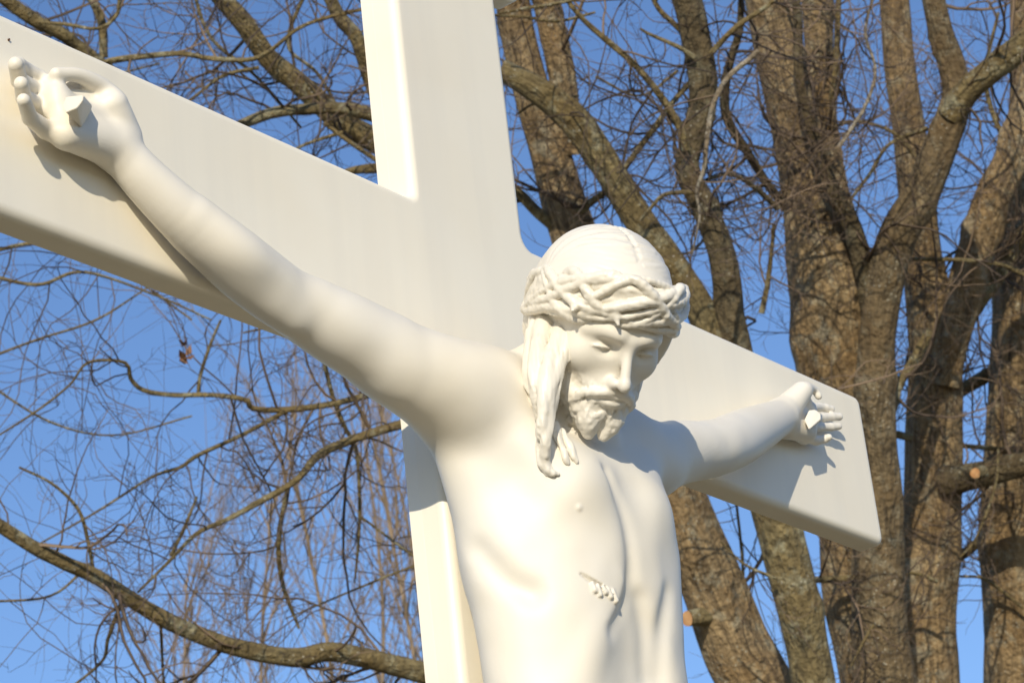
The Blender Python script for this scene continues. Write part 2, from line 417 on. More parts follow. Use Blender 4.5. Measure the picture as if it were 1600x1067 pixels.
# details on the chest: found on the surface by following the sight line
tmp = Field(); tmp.ops = list(fb.ops)
def onskin(x, y): p = trace(tmp, x, y); return p, grad(tmp, p)
def groove(pts, r, k):
    G = [onskin(x, y) for x, y in pts]; fb.add(chain([q + g*.001 for q, g in G], r), k, 's')
groove([(950, 735), (963, 768), (976, 805), (985, 850), (988, 895), (976, 945), (958, 985)], [-.001, .000, .001, .002, .003, .001, -.001], .020)
groove([(1046, 925), (1036, 985), (1030, 1060)], [-.003, -.002, -.001], .025)
groove([(1000, 935), (1008, 985), (1010, 1060)], [-.002, .000, .001], .025)
groove([(748, 860), (790, 905), (830, 925)], [-.003, -.001, -.003], .03)
p, g_ = onskin(905, 793); fb.add(ell(p - g_*.0018, (.0030, .0030, .0030)), .004)
a, ga = onskin(909, 897); b_, gb = onskin(946, 921); fb.add(rc(a - ga*.0004, b_ - gb*.0006, .0024, .0046), .0012, 's')
for i in range(5):
    t = i/4; x = 925 + 33*t; y = 910 + 13*t
    q0, gq = onskin(x, y); q1, g1 = onskin(x+4, y+12+4*math.sin(i*2.1))
    fb.add(rc(q0 + gq*.0004, q1 + g1*.0008, .0026, .0036), .0008)

hres = 0.0019
SV, SF = surface(fb, (-.92, -.36, -.86), (.86, .02, .12), hres)
LV, LF = surface(fb, (-.30, -.36, -1.84), (.30, .02, -.855), .008)      # hips and legs, below the picture
LV = LV + [0, 0, .001]
statue = empty('crucified_figure_statue', (0, -.05, -1.75))
tag(statue, 'white painted statue of a bearded man with outstretched arms nailed to the white cross', 'statue')
w = np.clip((np.sqrt(((SV-HC)**2).sum(1))-.20)/.03, 0, 1)*np.clip((.585-np.abs(SV[:, 0]))/.03, 0, 1)
for q in (p, a, b_): w *= np.clip((np.sqrt(((SV-q)**2).sum(1))-(.010 if q is p else .036))/.012, 0, 1)
SV = relax(SV, SF, w*np.where(SV[:, 0] < -.24, 1.0, .75), 40)
SF = np.vstack([SF, LF + len(SV)]); SV = np.vstack([SV, LV])
ob = mesh_np('body', SV, SF, M_STATUE, statue)
bm = bmesh.new(); bm.from_mesh(ob.data)
bmesh.ops.holes_fill(bm, edges=[e for e in bm.edges if e.is_boundary], sides=8)
bm.to_mesh(ob.data); bm.free(); ob.data.shade_smooth()

# ------------------------------------------------------------------ hair, crown of thorns, nails
fh = Field()
fh.add(hell((0, -.012, .035), (.081, .096, .078)), .01)
fh.add(hell((0, -.052, -.02), (.072, .062, .075)), .04)
fh.add(hell((0, .085, -.030), (.060, .075, .075)), .02, 's')
fh.add(hch([(0, .088, .085), (0, .05, .115), (0, -.01, .124), (0, -.08, .104)], (.006, .007, .007, .007)), .018, 's')    # parting
hr = np.random.RandomState(8)
for sgn in (-1, 1):          # combed strands falling from the parting
    for i in range(30):
        be = math.radians(66 - 5.2*i + hr.uniform(-1.5, 1.5)); wv = hr.uniform(0, 6.28); dp = hr.uniform(.0008, .0019); r0 = hr.uniform(.0038, .0056); pts = []
        for k in range(18):
            ph = math.radians(4 + 5.9*k); b2 = be - .42*math.sin(ph)**2 + .035*math.sin(wv + ph*3.2)
            uv_ = np.array([sgn*math.sin(ph), math.cos(ph)*math.sin(b2), math.cos(ph)*math.cos(b2)])
            q = np.array([0, -.012, .035]) + np.array([.081, .096, .078])*uv_; pts.append(H(*(q - uv_*(r0-dp))))
        fh.add(chain(pts, [r0]*18, 1), .0012)
def hair_noise(P):
    q = (P - hc32) @ hx; x, f, z = q.T
    ang = np.arctan2(f+.02+.25*np.abs(x), z-.02) + 5*x*x/.08 + .25*vnoise(q, 28)                      # strands run from the parting down and back
    u = np.stack([ang*.55 + x*2.0*0, np.abs(x)*.12+7*(x > 0), z*.10], 1).astype(np.float32)
    n = vnoise(u, 50) + .35*vnoise(u, 100)
    return (n*.0009).astype(np.float32)
fh.add(hair_noise, 0, 'd')
def lock(pts, rad, k=.0018): fh.add(chain(pts, rad), k)
# near-side hair, falling from under the crown past the cheek onto the breast
def sk(x, y, lift): q, g = onskin(x, y); return q + g*lift
lk = [   # front lock: from the temple down to a hooked tip on the breast
 ([at(897, 485, .190), at(893, 512, .212), at(884, 542, .210), at(870, 575, .203), at(861, 610, .195), at(856, 650, .186), at(852, 695, .176), sk(851, 722, .004), sk(858, 738, .003), sk(872, 741, .001)], (.009, .010, .0105, .010, .0095, .0085, .0075, .0065, .005, .0022)),
 ([at(885, 485, .180), at(878, 515, .200), at(868, 548, .200), at(857, 585, .195), at(850, 625, .188), at(846, 665, .180), sk(844, 700, .005), sk(846, 728, .003), sk(853, 741, .001)], (.011, .012, .012, .0105, .009, .0075, .0065, .005, .002)),
 ([at(898, 495, .200), at(896, 520, .214), at(886, 550, .212), at(874, 582, .204), at(868, 615, .196), at(866, 640, .190)], (.006, .007, .0065, .006, .005, .0025)),
 # hair behind it, ending on the shoulder
 ([at(858, 478, .165), at(850, 510, .180), at(843, 545, .182), at(838, 580, .180), at(838, 612, .178), at(841, 640, .172), at(843, 655, .168)], (.012, .0125, .012, .011, .009, .006, .003)),
 ([at(842, 478, .150), at(838, 508, .165), at(831, 545, .166), at(826, 578, .165), at(827, 605, .162), at(834, 632, .158)], (.010, .011, .0105, .0095, .007, .003)),
 # two short wavy strands beside the tip
 ([sk(864, 668, .006), sk(869, 688, .005), sk(878, 704, .004), sk(883, 718, .003), sk(888, 725, .001)], (.0045, .0052, .005, .0045, .002)),
 ([sk(872, 675, .005), sk(882, 692, .005), sk(890, 706, .004), sk(895, 716, .003), sk(900, 722, .001)], (.003, .0045, .0045, .0038, .0018)),
]
for pts, rad in lk: lock(pts, rad)
def strand_noise(P):
    q = (P - hc32) @ hx; m = np.clip((-.01 - q[:, 2])/.02, 0, 1)
    n = vnoise(P*np.array([1, 1, .16], np.float32) + .4*np.sin(P[:, 2:3]*40)*.01, 130) + .5*vnoise(P*np.array([1, 1, .2], np.float32), 290)
    return (m*n*.0042).astype(np.float32)
# far-side hair
for pts, rad in [([(.074, .03, .03), (.078, .015, -.02), (.074, -.01, -.07), (.06, -.03, -.11)], (.014, .015, .014, .008)),
                 ([(.078, .0, .03), (.082, -.02, -.02), (.076, -.04, -.08)], (.014, .016, .010))]:
    lock([H(*p) for p in pts], rad, .008)
fh.add(strand_noise, 0, 'd')
hres2 = 0.0013
P0_, F0_ = surface(fh, (-.20, -.40, -.40), (.16, -.02, .12), hres2)
P0_ = relax(P0_, F0_, np.clip(((P0_-HC)@HM[:, 2]-.02)/.02, 0, 1), 7)
mesh_np('hair', P0_, F0_, M_HAIR, statue)

# crown of thorns: bands of twisted stems round the head
fc = Field(); rr = np.random.RandomState(5)
NS = 13
def cz(a): return .022 + .036*math.cos(a)
base = [H(0.004+.082*math.sin(2*math.pi*i/40), .096*math.cos(2*math.pi*i/40) - .008, cz(2*math.pi*i/40)) for i in range(41)]
base2 = [p + HU*.014 for p in base]; base3 = [p - HU*.014 for p in base]
for bb in (base, base2, base3):
    for i in range(40): fc.add(rc(bb[i], bb[i+1], .0085, .0085), .006)
for s in range(NS):
    pts = []; rad = []; ph = s*2*math.pi/NS + rr.rand()*.5; w = (1, 2, -2, 1, 3, -1, 2, -2, 1, -3, 2, -1, 3)[s]; k1 = rr.rand(4)*6
    for i in range(73):
        a = 2*math.pi*i/72; m = w*a + ph + .5*math.sin(2*a+k1[0])
        rx_ = .0835 + .0092*math.cos(m); ry_ = .0985 + .0092*math.cos(m)
        pts.append(H(.004 + rx_*math.sin(a), ry_*math.cos(a) - .008, cz(a) + .0275*math.sin(m) + .003*math.sin(5*a+k1[1])))
        rad.append(.0056 + .0013*math.sin(3*a+k1[2]))
    for i in range(72): fc.add(rc(pts[i], pts[i+1], rad[i], rad[i+1]), .0010)
for i in range(7):
    a = rr.rand()*2*math.pi; z = cz(a) + rr.uniform(-.022, .022)
    p = np.array([.092*math.sin(a), .108*math.cos(a)-.01, z]); d = unit([math.sin(a)+rr.uniform(-.8, .8), math.cos(a)+rr.uniform(-.8, .8), rr.uniform(-.9, .9)])
    fc.add(rc(H(*p), H(*(p + d*.013))  , .0048, .0018), .005)
def crown_noise(P):
    q = (P - hc32) @ hx; return (vnoise(q, 70)*.0016 + vnoise(q*np.array([.5, .5, 1], np.float32), 260)*.0012).astype(np.float32)
fc.add(crown_noise, 0, 'd')
P0_, F0_ = surface(fc, (-.20, -.40, -.30), (.16, -.02, .12), hres2)
mesh_np('crown_of_thorns', P0_, F0_, M_HAIR, statue)

# nails: faceted heads standing in the palms
def nail(front, back):
    """faceted nail head: hull of its front corners and its root in the palm"""
    bm = bmesh.new(); o3 = np.array([0, 0, BASE_Z]) - np.array(statue.location)
    for p in list(front) + list(back): bm.verts.new(tuple(p + o3))
    r_ = bmesh.ops.convex_hull(bm, input=bm.verts)
    bmesh.ops.delete(bm, geom=[g for g in r_['geom_interior'] if isinstance(g, bmesh.types.BMVert)], context='VERTS')
    bmesh.ops.dissolve_limit(bm, angle_limit=.12, verts=bm.verts, edges=bm.edges)
    bmesh.ops.bevel(bm, geom=list(bm.edges), offset=.0007, segments=2, affect='EDGES')
    me = bpy.data.meshes.new('nail'); bm.to_mesh(me); bm.free(); me.materials.append(M_STATUE)
    ob = bpy.data.objects.new('nail', me); COL.objects.link(ob); ob.parent = statue
o = -.030
nail([at(103, 152, .086+o), at(130, 149, .104+o), at(129, 158, .106+o), at(120, 169, .102+o), at(103, 176, .092+o), at(98, 168, .086+o), at(144, 165, .088+o), at(142, 174, .085+o), at(127, 200, .078+o)],
     [at(112, 160, .055+o), at(135, 165, .055+o), at(128, 185, .055+o)])
o = -.033
nail([at(1264, 641, .083+o), at(1274, 640, .090+o), at(1282, 647, .095+o), at(1282, 655, .096+o), at(1264, 671, .088+o), at(1257, 656, .080+o), at(1285, 648, .080+o), at(1285, 656, .080+o)],
     [at(1270, 650, .05+o), at(1279, 652, .05+o), at(1268, 664, .05+o)])
# ------------------------------------------------------------------ cross
def rounded_prism(outline, y0, y1, bev, nb=5):
    """outline: counter-clockwise (x, z) seen from the front; front face at y0, back at y1, rounded front edge"""
    O = np.array(outline, float); n = len(O)
    e1 = O - np.roll(O, 1, 0); e2 = np.roll(O, -1, 0) - O
    n1 = np.stack([e1[:, 1], -e1[:, 0]], 1); n1 /= np.linalg.norm(n1, axis=1)[:, None]
    n2 = np.stack([e2[:, 1], -e2[:, 0]], 1); n2 /= np.linalg.norm(n2, axis=1)[:, None]
    m = n1+n2; m /= np.maximum((m*n1).sum(1), .3)[:, None]      # outward mitre
    rings = [(0, y1), (0, y0 + bev + .0015)]
    for i in range(nb+1):
        a = math.pi/2*i/nb; rings.append((-(bev)*(1-math.cos(a)), y0 + bev*(1-math.sin(a))))
    rings.append((-bev - .0015, y0))
    V = []
    for o, y in rings:
        for p, q in zip(O, m): V.append((p[0]+q[0]*o, y, p[1]+q[1]*o))
    F = []
    for j in range(len(rings)-1):
        for i in range(n): F.append([j*n+i, j*n+(i+1) % n, (j+1)*n+(i+1) % n, (j+1)*n+i])
    return np.array(V), F, n, len(rings)
def prism_obj(name, outline, y0, y1, bev, parent):
    V, F, n, k = rounded_prism(outline, y0, y1, bev)
    me = bpy.data.meshes.new(name)
    V = V.copy(); V[:, 2] += BASE_Z; V -= np.array(parent.location)
    F = [tuple(f) for f in F]
    F.append(tuple(range((k-1)*n, k*n))); F.append(tuple(range(n-1, -1, -1)))
    me.from_pydata([tuple(v) for v in V], [], F); me.validate(); me.update()
    for p in me.polygons: p.use_smooth = True
    me.set_sharp_from_angle(angle=math.radians(30))
    me.materials.append(M_CROSS)
    o = bpy.data.objects.new(name, me); COL.objects.link(o); o.parent = parent
    bv = None
    return o
def arc(cx, cz, r, a0, a1, n=6):
    return [(cx + r*math.cos(math.radians(a0+(a1-a0)*i/n)), cz + r*math.sin(math.radians(a0+(a1-a0)*i/n))) for i in range(n+1)]
HW = .1165; ZT = .0825; ZB = -.1700; XE = .972; TOPZ = .66; BOT = -BASE_Z + .25
cross = empty('white_cross', (0, .03, BOT)); tag(cross, 'tall white painted cross with smooth rounded edges carrying the statue', 'cross')
# upright and cross beam: beam arms butt against the sides of the upright, fillets in the corners
fr = .019; rc_ = .016
f2 = .010
face = ([(-HW, BOT), (HW, BOT)] + arc(HW+f2, ZB-f2, f2, 180, 90) + arc(XE-rc_, ZB+rc_, rc_, 270, 360) + arc(XE-rc_, ZT-rc_, rc_, 0, 90)
        + arc(HW+fr, ZT+fr, fr, 270, 180) + arc(HW-rc_, TOPZ-rc_, rc_, 0, 90) + arc(-HW+rc_, TOPZ-rc_, rc_, 90, 180)
        + arc(-HW-f2, ZT+f2, f2, 0, -90) + arc(-XE+rc_, ZT-rc_, rc_, 90, 180) + arc(-XE+rc_, ZB+rc_, rc_, 180, 270) + arc(-HW-f2, ZB-f2, f2, 90, 0))
prism_obj('cross_front', face, 0.0, .038, .012, cross)
up = [(-HW, BOT), (HW, BOT)] + arc(HW-rc_, TOPZ-rc_, rc_, 0, 90) + arc(-HW+rc_, TOPZ-rc_, rc_, 90, 180)
prism_obj('upright_back', up, .038, .058, .0002, cross)

# title board on the head of the upright; only its lower corner reaches into the picture
M_CHIP, nt, b_ = material('rust_fleck'); b_.inputs['Base Color'].default_value = (.13, .06, .03, 1); b_.inputs['Roughness'].default_value = .8
c_ = at(817, 8, .006); TX, TZ = c_[0], c_[2] + .004
board = (arc(-TX+.035, TZ+.025, .035, 180, 270) + arc(TX-.035, TZ+.025, .035, 270, 360) + arc(TX-.02, TZ+.15, .02, 0, 90) + arc(-TX+.02, TZ+.15, .02, 90, 180))
prism_obj('title_board', board, -.006, .022, .005, cross)
def fleck(x, y, r):
    c = at(x, y, .0022); V = [c + np.array([math.cos(a)*r*(1+.3*math.sin(3*a)), 0, math.sin(a)*r*1.4]) for a in np.linspace(0, 6.283, 13)[:-1]]
    V += [v + np.array([0, .003, 0]) for v in V]; n = 12
    F = [[i, (i+1) % n, n+(i+1) % n, n+i] for i in range(n)] + [[0, 2*k+1, 2*k+2, 2*k+3] for k in range(5)]
    mesh_np('rust_fleck', V, F, M_CHIP, cross)
fleck(15, 62, .0011)
# ------------------------------------------------------------------ ground
gm, nt, b_ = material('winter_grass'); tc = N(nt, 'ShaderNodeTexCoord')
n1 = N(nt, 'ShaderNodeTexNoise', Scale=0.8, Detail=8.0); nt.links.new(tc.outputs['Object'], n1.inputs['Vector'])
nt.links.new(ramp(nt, n1.outputs['Fac'], [(0.35, (.20, .15, .08)), (0.6, (.30, .24, .13))]), b_.inputs['Base Color']); b_.inputs['Roughness'].default_value = .95
gs = 1500.0; nG = 24; gx = np.linspace(-1, 1, nG+1); gx = np.sign(gx)*np.abs(gx)**3*gs
GV = np.array([(x, y, -BASE_Z + (0.05*math.sin(x*.7)*math.cos(y*.5) if abs(x) < 60 and abs(y) < 60 else 0)) for x in gx for y in gx])
GF = [[i*(nG+1)+j, (i+1)*(nG+1)+j, (i+1)*(nG+1)+j+1, i*(nG+1)+j+1] for i in range(nG) for j in range(nG)]
tag(mesh_np('ground', GV, GF, gm), kind='structure')

# ------------------------------------------------------------------ bark
def mat_bark(name, dark, light, lichen, lich_amt, sv=1.0):
    m, nt, b = material(name)
    tc = N(nt, 'ShaderNodeTexCoord'); uv = tc.outputs['UV']; ob = tc.outputs['Object']
    mp = N(nt, 'ShaderNodeMapping'); mp.inputs['Scale'].default_value = (34, 4.5*sv, 1); nt.links.new(uv, mp.inputs[0])
    st = N(nt, 'ShaderNodeTexNoise', Scale=1.0, Detail=6.0, Roughness=.65, Distortion=.6); nt.links.new(mp.outputs[0], st.inputs['Vector'])
    c = mix(nt, ramp(nt, st.outputs['Fac'], [(.34, 0), (.60, 1)]), dark, light)
    n2 = N(nt, 'ShaderNodeTexNoise', Scale=5.0, Detail=6.0); nt.links.new(ob, n2.inputs['Vector'])
    c = mix(nt, ramp(nt, n2.outputs['Fac'], [(.40, 0), (.66, .75)]), c, (light[0]*.62, light[1]*.54, light[2]*.42))
    n3 = N(nt, 'ShaderNodeTexNoise', Scale=14.0, Detail=8.0, Roughness=.7); nt.links.new(ob, n3.inputs['Vector'])
    c = mix(nt, ramp(nt, n3.outputs['Fac'], [(.52, 0), (.62, lich_amt)]), c, lichen)
    vo = N(nt, 'ShaderNodeTexVoronoi', Scale=55.0); nt.links.new(ob, vo.inputs['Vector'])
    n4 = N(nt, 'ShaderNodeTexNoise', Scale=7.0); nt.links.new(ob, n4.inputs['Vector'])
    mu = N(nt, 'ShaderNodeMath', operation='MULTIPLY'); nt.links.new(ramp(nt, vo.outputs['Distance'], [(.16, 1), (.24, 0)]), mu.inputs[0])
    nt.links.new(ramp(nt, n4.outputs['Fac'], [(.5, 0), (.6, .8)]), mu.inputs[1])
    c = mix(nt, mu.outputs[0], c, (.42, .40, .32))
    nt.links.new(c, b.inputs['Base Color']); b.inputs['Roughness'].default_value = .92
    wv = N(nt, 'ShaderNodeTexNoise', Scale=40.0, Detail=5.0); nt.links.new(ob, wv.inputs['Vector'])
    ad = N(nt, 'ShaderNodeMath', operation='ADD'); nt.links.new(st.outputs['Fac'], ad.inputs[0]); nt.links.new(wv.outputs['Fac'], ad.inputs[1])
    bp = N(nt, 'ShaderNodeBump', Strength=1.0, Distance=.03); nt.links.new(ad.outputs[0], bp.inputs['Height']); nt.links.new(bp.outputs[0], b.inputs['Normal'])
    return m
M_TRUNK = mat_bark('trunk_bark', (.065, .045, .025), (.38, .275, .145), (.38, .35, .25), .55)
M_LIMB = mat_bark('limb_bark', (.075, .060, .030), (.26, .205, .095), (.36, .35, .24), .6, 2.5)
M_DARK_SHADED = mat_bark('dark_shaded_bark', (.045, .036, .020), (.15, .115, .06), (.26, .25, .17), .35, 2.5)  # darker bark copy: shade on the shadowed stem and limbs put into the colour
M_MID = mat_bark('shaggy_bark', (.055, .042, .024), (.235, .175, .095), (.30, .28, .20), .4, 1.5)
M_PALE = mat_bark('pale_bark', (.16, .135, .10), (.36, .31, .24), (.42, .39, .32), .7, 2.5)
def mat_twig(name, c1, c2):
    m, nt, b = material(name); tc = N(nt, 'ShaderNodeTexCoord')
    n1 = N(nt, 'ShaderNodeTexNoise', Scale=3.0, Detail=6.0); nt.links.new(tc.outputs['Object'], n1.inputs['Vector'])
    nt.links.new(ramp(nt, n1.outputs['Fac'], [(.40, c1), (.64, c2)]), b.inputs['Base Color']); b.inputs['Roughness'].default_value = .7
    return m
M_TWIG = mat_twig('twig_bark', (.055, .038, .026), (.22, .155, .10))
M_FAR = mat_twig('sapling_bark', (.16, .115, .07), (.30, .22, .14))
M_CUT, nt, b_ = material('sawn_wood'); tc = N(nt, 'ShaderNodeTexCoord')
n1 = N(nt, 'ShaderNodeTexNoise', Scale=40.0, Detail=5.0); nt.links.new(tc.outputs['Object'], n1.inputs['Vector'])
nt.links.new(ramp(nt, n1.outputs['Fac'], [(.3, (.42, .20, .08)), (.7, (.60, .36, .17))]), b_.inputs['Base Color'])
M_LEAF, nt, b_ = material('dead_leaf'); b_.inputs['Base Color'].default_value = (.17, .085, .045, 1); b_.inputs['Roughness'].default_value = .7

trng = np.random.RandomState(21)
def nrm(v): return v/np.maximum(np.linalg.norm(v, axis=-1, keepdims=True), 1e-9)
def tube(name, P, R_, mat, parent, sides=20, rough=.05, knots=0):
    """one limb or trunk: spline tube with an uneven barky surface and UVs along its length"""
    P, R_ = spline(P, 8, R_)
    seg = np.linalg.norm(np.diff(P, axis=0), axis=1); Ls = np.concatenate([[0], np.cumsum(seg)])
    n = max(8, int(Ls[-1]/max(.02, R_.mean()*.35)))
    n = min(n, 400); t = np.linspace(0, Ls[-1], n)
    P = np.stack([np.interp(t, Ls, P[:, i]) for i in range(3)], 1); R_ = np.interp(t, Ls, R_)
    wob = np.stack([vnoise(np.stack([t*2.2 + 17*i + P[0, 0]*9, t*0+i, t*0+3.3], 1), 1.0) for i in range(3)], 1)
    P = P + wob*R_[:, None]*.35
    T = nrm(np.gradient(P, axis=0)); up = np.array([.12, .97, .2]); A = nrm(np.cross(T, up)); Bv = np.cross(T, A)
    th = np.linspace(0, 2*np.pi, sides+1)[:-1]
    ct, st_ = np.cos(th), np.sin(th)
    seed = abs(P[0, 0]*7.7 + P[0, 2]*3.1)
    q = np.stack([np.tile(ct*1.3 + seed, (n, 1)), np.tile(st_*1.3, (n, 1)), np.tile(t[:, None]*1.3/np.maximum(R_.mean(), .01)*.25, (1, sides))], -1).reshape(-1, 3)
    d = vnoise(q, 1.6)*rough*1.6 + vnoise(q*np.array([3, 3, 1.2]), 2.3)*rough*.9
    rad = R_[:, None]*(1 + d.reshape(n, sides))
    for _ in range(knots):
        i0 = trng.randint(n); th0 = trng.rand()*6.28; dd = ((t-t[i0])[:, None]/(R_[i0]*.5))**2 + (np.angle(np.exp(1j*(th-th0)))[None]/.45)**2
        rad += R_[i0]*.16*np.exp(-dd)
    V = P[:, None] + rad[..., None]*(ct[None, :, None]*A[:, None] + st_[None, :, None]*Bv[:, None])
    V = V.reshape(-1, 3); i = np.arange(n-1)[:, None]*sides; j = np.arange(sides)[None]; j2 = (j+1) % sides
    Fq = np.stack([i+j, i+j2, i+sides+j2, i+sides+j], -1).reshape(-1, 4)
    nV = len(V); V = np.vstack([V, P[-1:], P[:1]])
    o = mesh_np(name, V, Fq, mat, parent)
    uvl = o.data.uv_layers.new(name='UVMap')
    ii, jj = np.meshgrid(np.arange(n-1), np.arange(sides), indexing='ij')
    cu = 2*np.pi*R_.mean()
    u = np.stack([jj, jj+1, jj+1, jj], -1)/sides*cu; v = np.stack([t[ii], t[ii], t[ii+1], t[ii+1]], -1)
    uvl.data.foreach_set('uv', np.stack([u, v], -1).astype(np.float32).ravel())
    return o, P, R_
def twig_level(start, dirs, L, R_, K, wig, bias):
    n = len(start); P = np.zeros((n, K+1, 3)); P[:, 0] = start; d = nrm(dirs); curve = trng.normal(0, 1, (n, 3))*wig
    for k in range(K):
        P[:, k+1] = P[:, k] + d*(L/K)[:, None]
        if k % 3 == 2: curve = curve*.3 + trng.normal(0, 1, (n, 3))*wig
        d = nrm(d + curve + trng.normal(0, 1, (n, 3))*wig*1.1 + bias)
    R2 = R_[:, None]*np.linspace(1, .35, K+1)[None]
    return P, R2
def twig_children(P, R2, L, num, spread, lr, rr_, rmin):
    n, K1, _ = P.shape; idx = trng.randint(0, n, num); t = trng.uniform(.12, .98, num)*(K1-1); k = np.minimum(t.astype(int), K1-2); f = (t-k)[:, None]
    s = P[idx, k]*(1-f) + P[idx, k+1]*f; d = nrm(P[idx, k+1]-P[idx, k])
    rv = nrm(trng.normal(0, 1, (num, 3))); perp = nrm(rv - d*(rv*d).sum(1, keepdims=True))
    a = np.radians(trng.uniform(*spread, num))[:, None]
    dd = d*np.cos(a) + perp*np.sin(a)
    l = L[idx]*trng.uniform(*lr, num)*(1.15 - .6*t/(K1-1))
    r = np.maximum(R2[idx, k]*trng.uniform(*rr_, num), rmin)
    return s, dd, l, r
def twig_mesh(name, groups, mat, parent, sides=3):
    Vs, Fs, base = [], [], 0
    for P, R2 in groups:
        n, K1, _ = P.shape; T = nrm(np.gradient(P, axis=1)); A = nrm(np.cross(T, np.array([.3, .9, .31]))); Bv = np.cross(T, A)
        th = np.arange(sides)*2*np.pi/sides
        V = P[:, :, None] + R2[..., None, None]*(np.cos(th)[None, None, :, None]*A[:, :, None] + np.sin(th)[None, None, :, None]*Bv[:, :, None])
        Vs.append(V.reshape(-1, 3)); a = np.arange(n)[:, None, None]*K1*sides; b = np.arange(K1-1)[None, :, None]*sides; c = np.arange(sides)[None, None]; c2 = (c+1) % sides
        Fs.append((np.stack([a+b+c, a+b+c2, a+b+sides+c2, a+b+sides+c], -1).reshape(-1, 4)) + base); base += n*K1*sides
    o = mesh_np(name, np.vstack(Vs), np.vstack(Fs), mat, parent); o['kind'] = 'stuff'
    return o
PXM = lambda D: D/F_PX
def path(pts, D, dD=0.0):
    n = len(pts); P = []; R_ = []
    for i, (x, y, w) in enumerate(pts):
        d = D + dD*(i/max(n-1, 1)); P.append(far(x, y, d)); R_.append(w/2*PXM(d))
    return P, R_
def to_ground(P, R_):
    p, q = P[-1], P[-2]; s = (p-q)/abs(p[2]-q[2]); h = p[2] + BASE_Z + .1
    for f in (.10, .28, .6, 1.0): P.append(p + np.array([s[0]*h*f*(1-.6*f), s[1]*h*f*(1-.6*f), -h*f])); R_.append(R_[-1]*(1.04 if f < 1 else 1.3))
    return P, R_
def make_tree(name, label, cat, trunks, limbs, n1=0, lens=(.5, 1.3), up=.05, seeds=1.0, rt=.0042, tw=None, reach=None):
    P0, R0 = to_ground(*path(*trunks[0][:3])); base = P0[-1]
    root = empty(name, base); tag(root, label, cat); carriers = []
    for i, tr in enumerate(trunks):
        P, R_ = (P0, R0) if i == 0 else path(*tr[:3])
        o, P, R_ = tube('trunk' if i == 0 else 'stem', P, R_, tr[3] if len(tr) > 3 else M_TRUNK, root, 40, .09, 14)
        m_ = P[:, 2] > -1.4; carriers.append((P[m_], R_[m_], .22))
    for lb in limbs:
        pts, D, dD = lb[0], lb[1], lb[2]; mat = lb[3] if len(lb) > 3 else M_LIMB
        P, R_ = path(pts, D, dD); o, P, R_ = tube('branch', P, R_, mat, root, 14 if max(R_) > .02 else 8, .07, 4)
        carriers.append((P, R_, 1.6))
    lsum = np.array([np.linalg.norm(np.diff(c[0], axis=0), axis=1).sum()*c[2] for c in carriers])
    cnt = np.maximum((n1*lsum/lsum.sum()).astype(int), 3); S, Dv, Ln, Rn = [], [], [], []
    for c, k in zip(carriers, cnt):
        P, R_ = c[0], c[1]; i = trng.randint(1, len(P)-1, k); T = nrm(P[i]-P[i-1])
        T = T*np.where(T[:, 2:3] < -.8, -1, 1)
        rv = nrm(trng.normal(0, 1, (k, 3))); perp = nrm(rv - T*(rv*T).sum(1, keepdims=True)); a = np.radians(trng.uniform(35, 80, k))[:, None]
        S.append(P[i]); Dv.append(T*np.cos(a)*trng.choice([-1, 1], (k, 1), p=[.35, .65]) + perp*np.sin(a)); Ln.append(trng.uniform(*lens, k)); Rn.append(np.minimum(R_[i]*.5, trng.uniform(.7, 2.6, k)*rt))
    S, Dv, Ln, Rn = map(np.concatenate, (S, Dv, Ln, Rn)); bias = np.array([0, 0, up])
    g1 = twig_level(S, Dv, Ln, Rn, 12, .13, bias); n2 = int(len(S)*5*seeds)
    s2, d2, l2, r2 = twig_children(g1[0], g1[1], Ln, n2, (30, 70), (.3, .65), (.45, .75), .0013)
    g2 = twig_level(s2, d2, l2, r2, 8, .15, bias)
    s3, d3, l3, r3 = twig_children(g2[0], g2[1], l2, int(n2*2.6), (25, 70), (.35, .7), (.55, .85), .0010)
    g3 = twig_level(s3, d3, l3, r3, 5, .17, bias)
    twig_mesh('twigs', [g1, g2, g3], tw or M_TWIG, root)
    return root

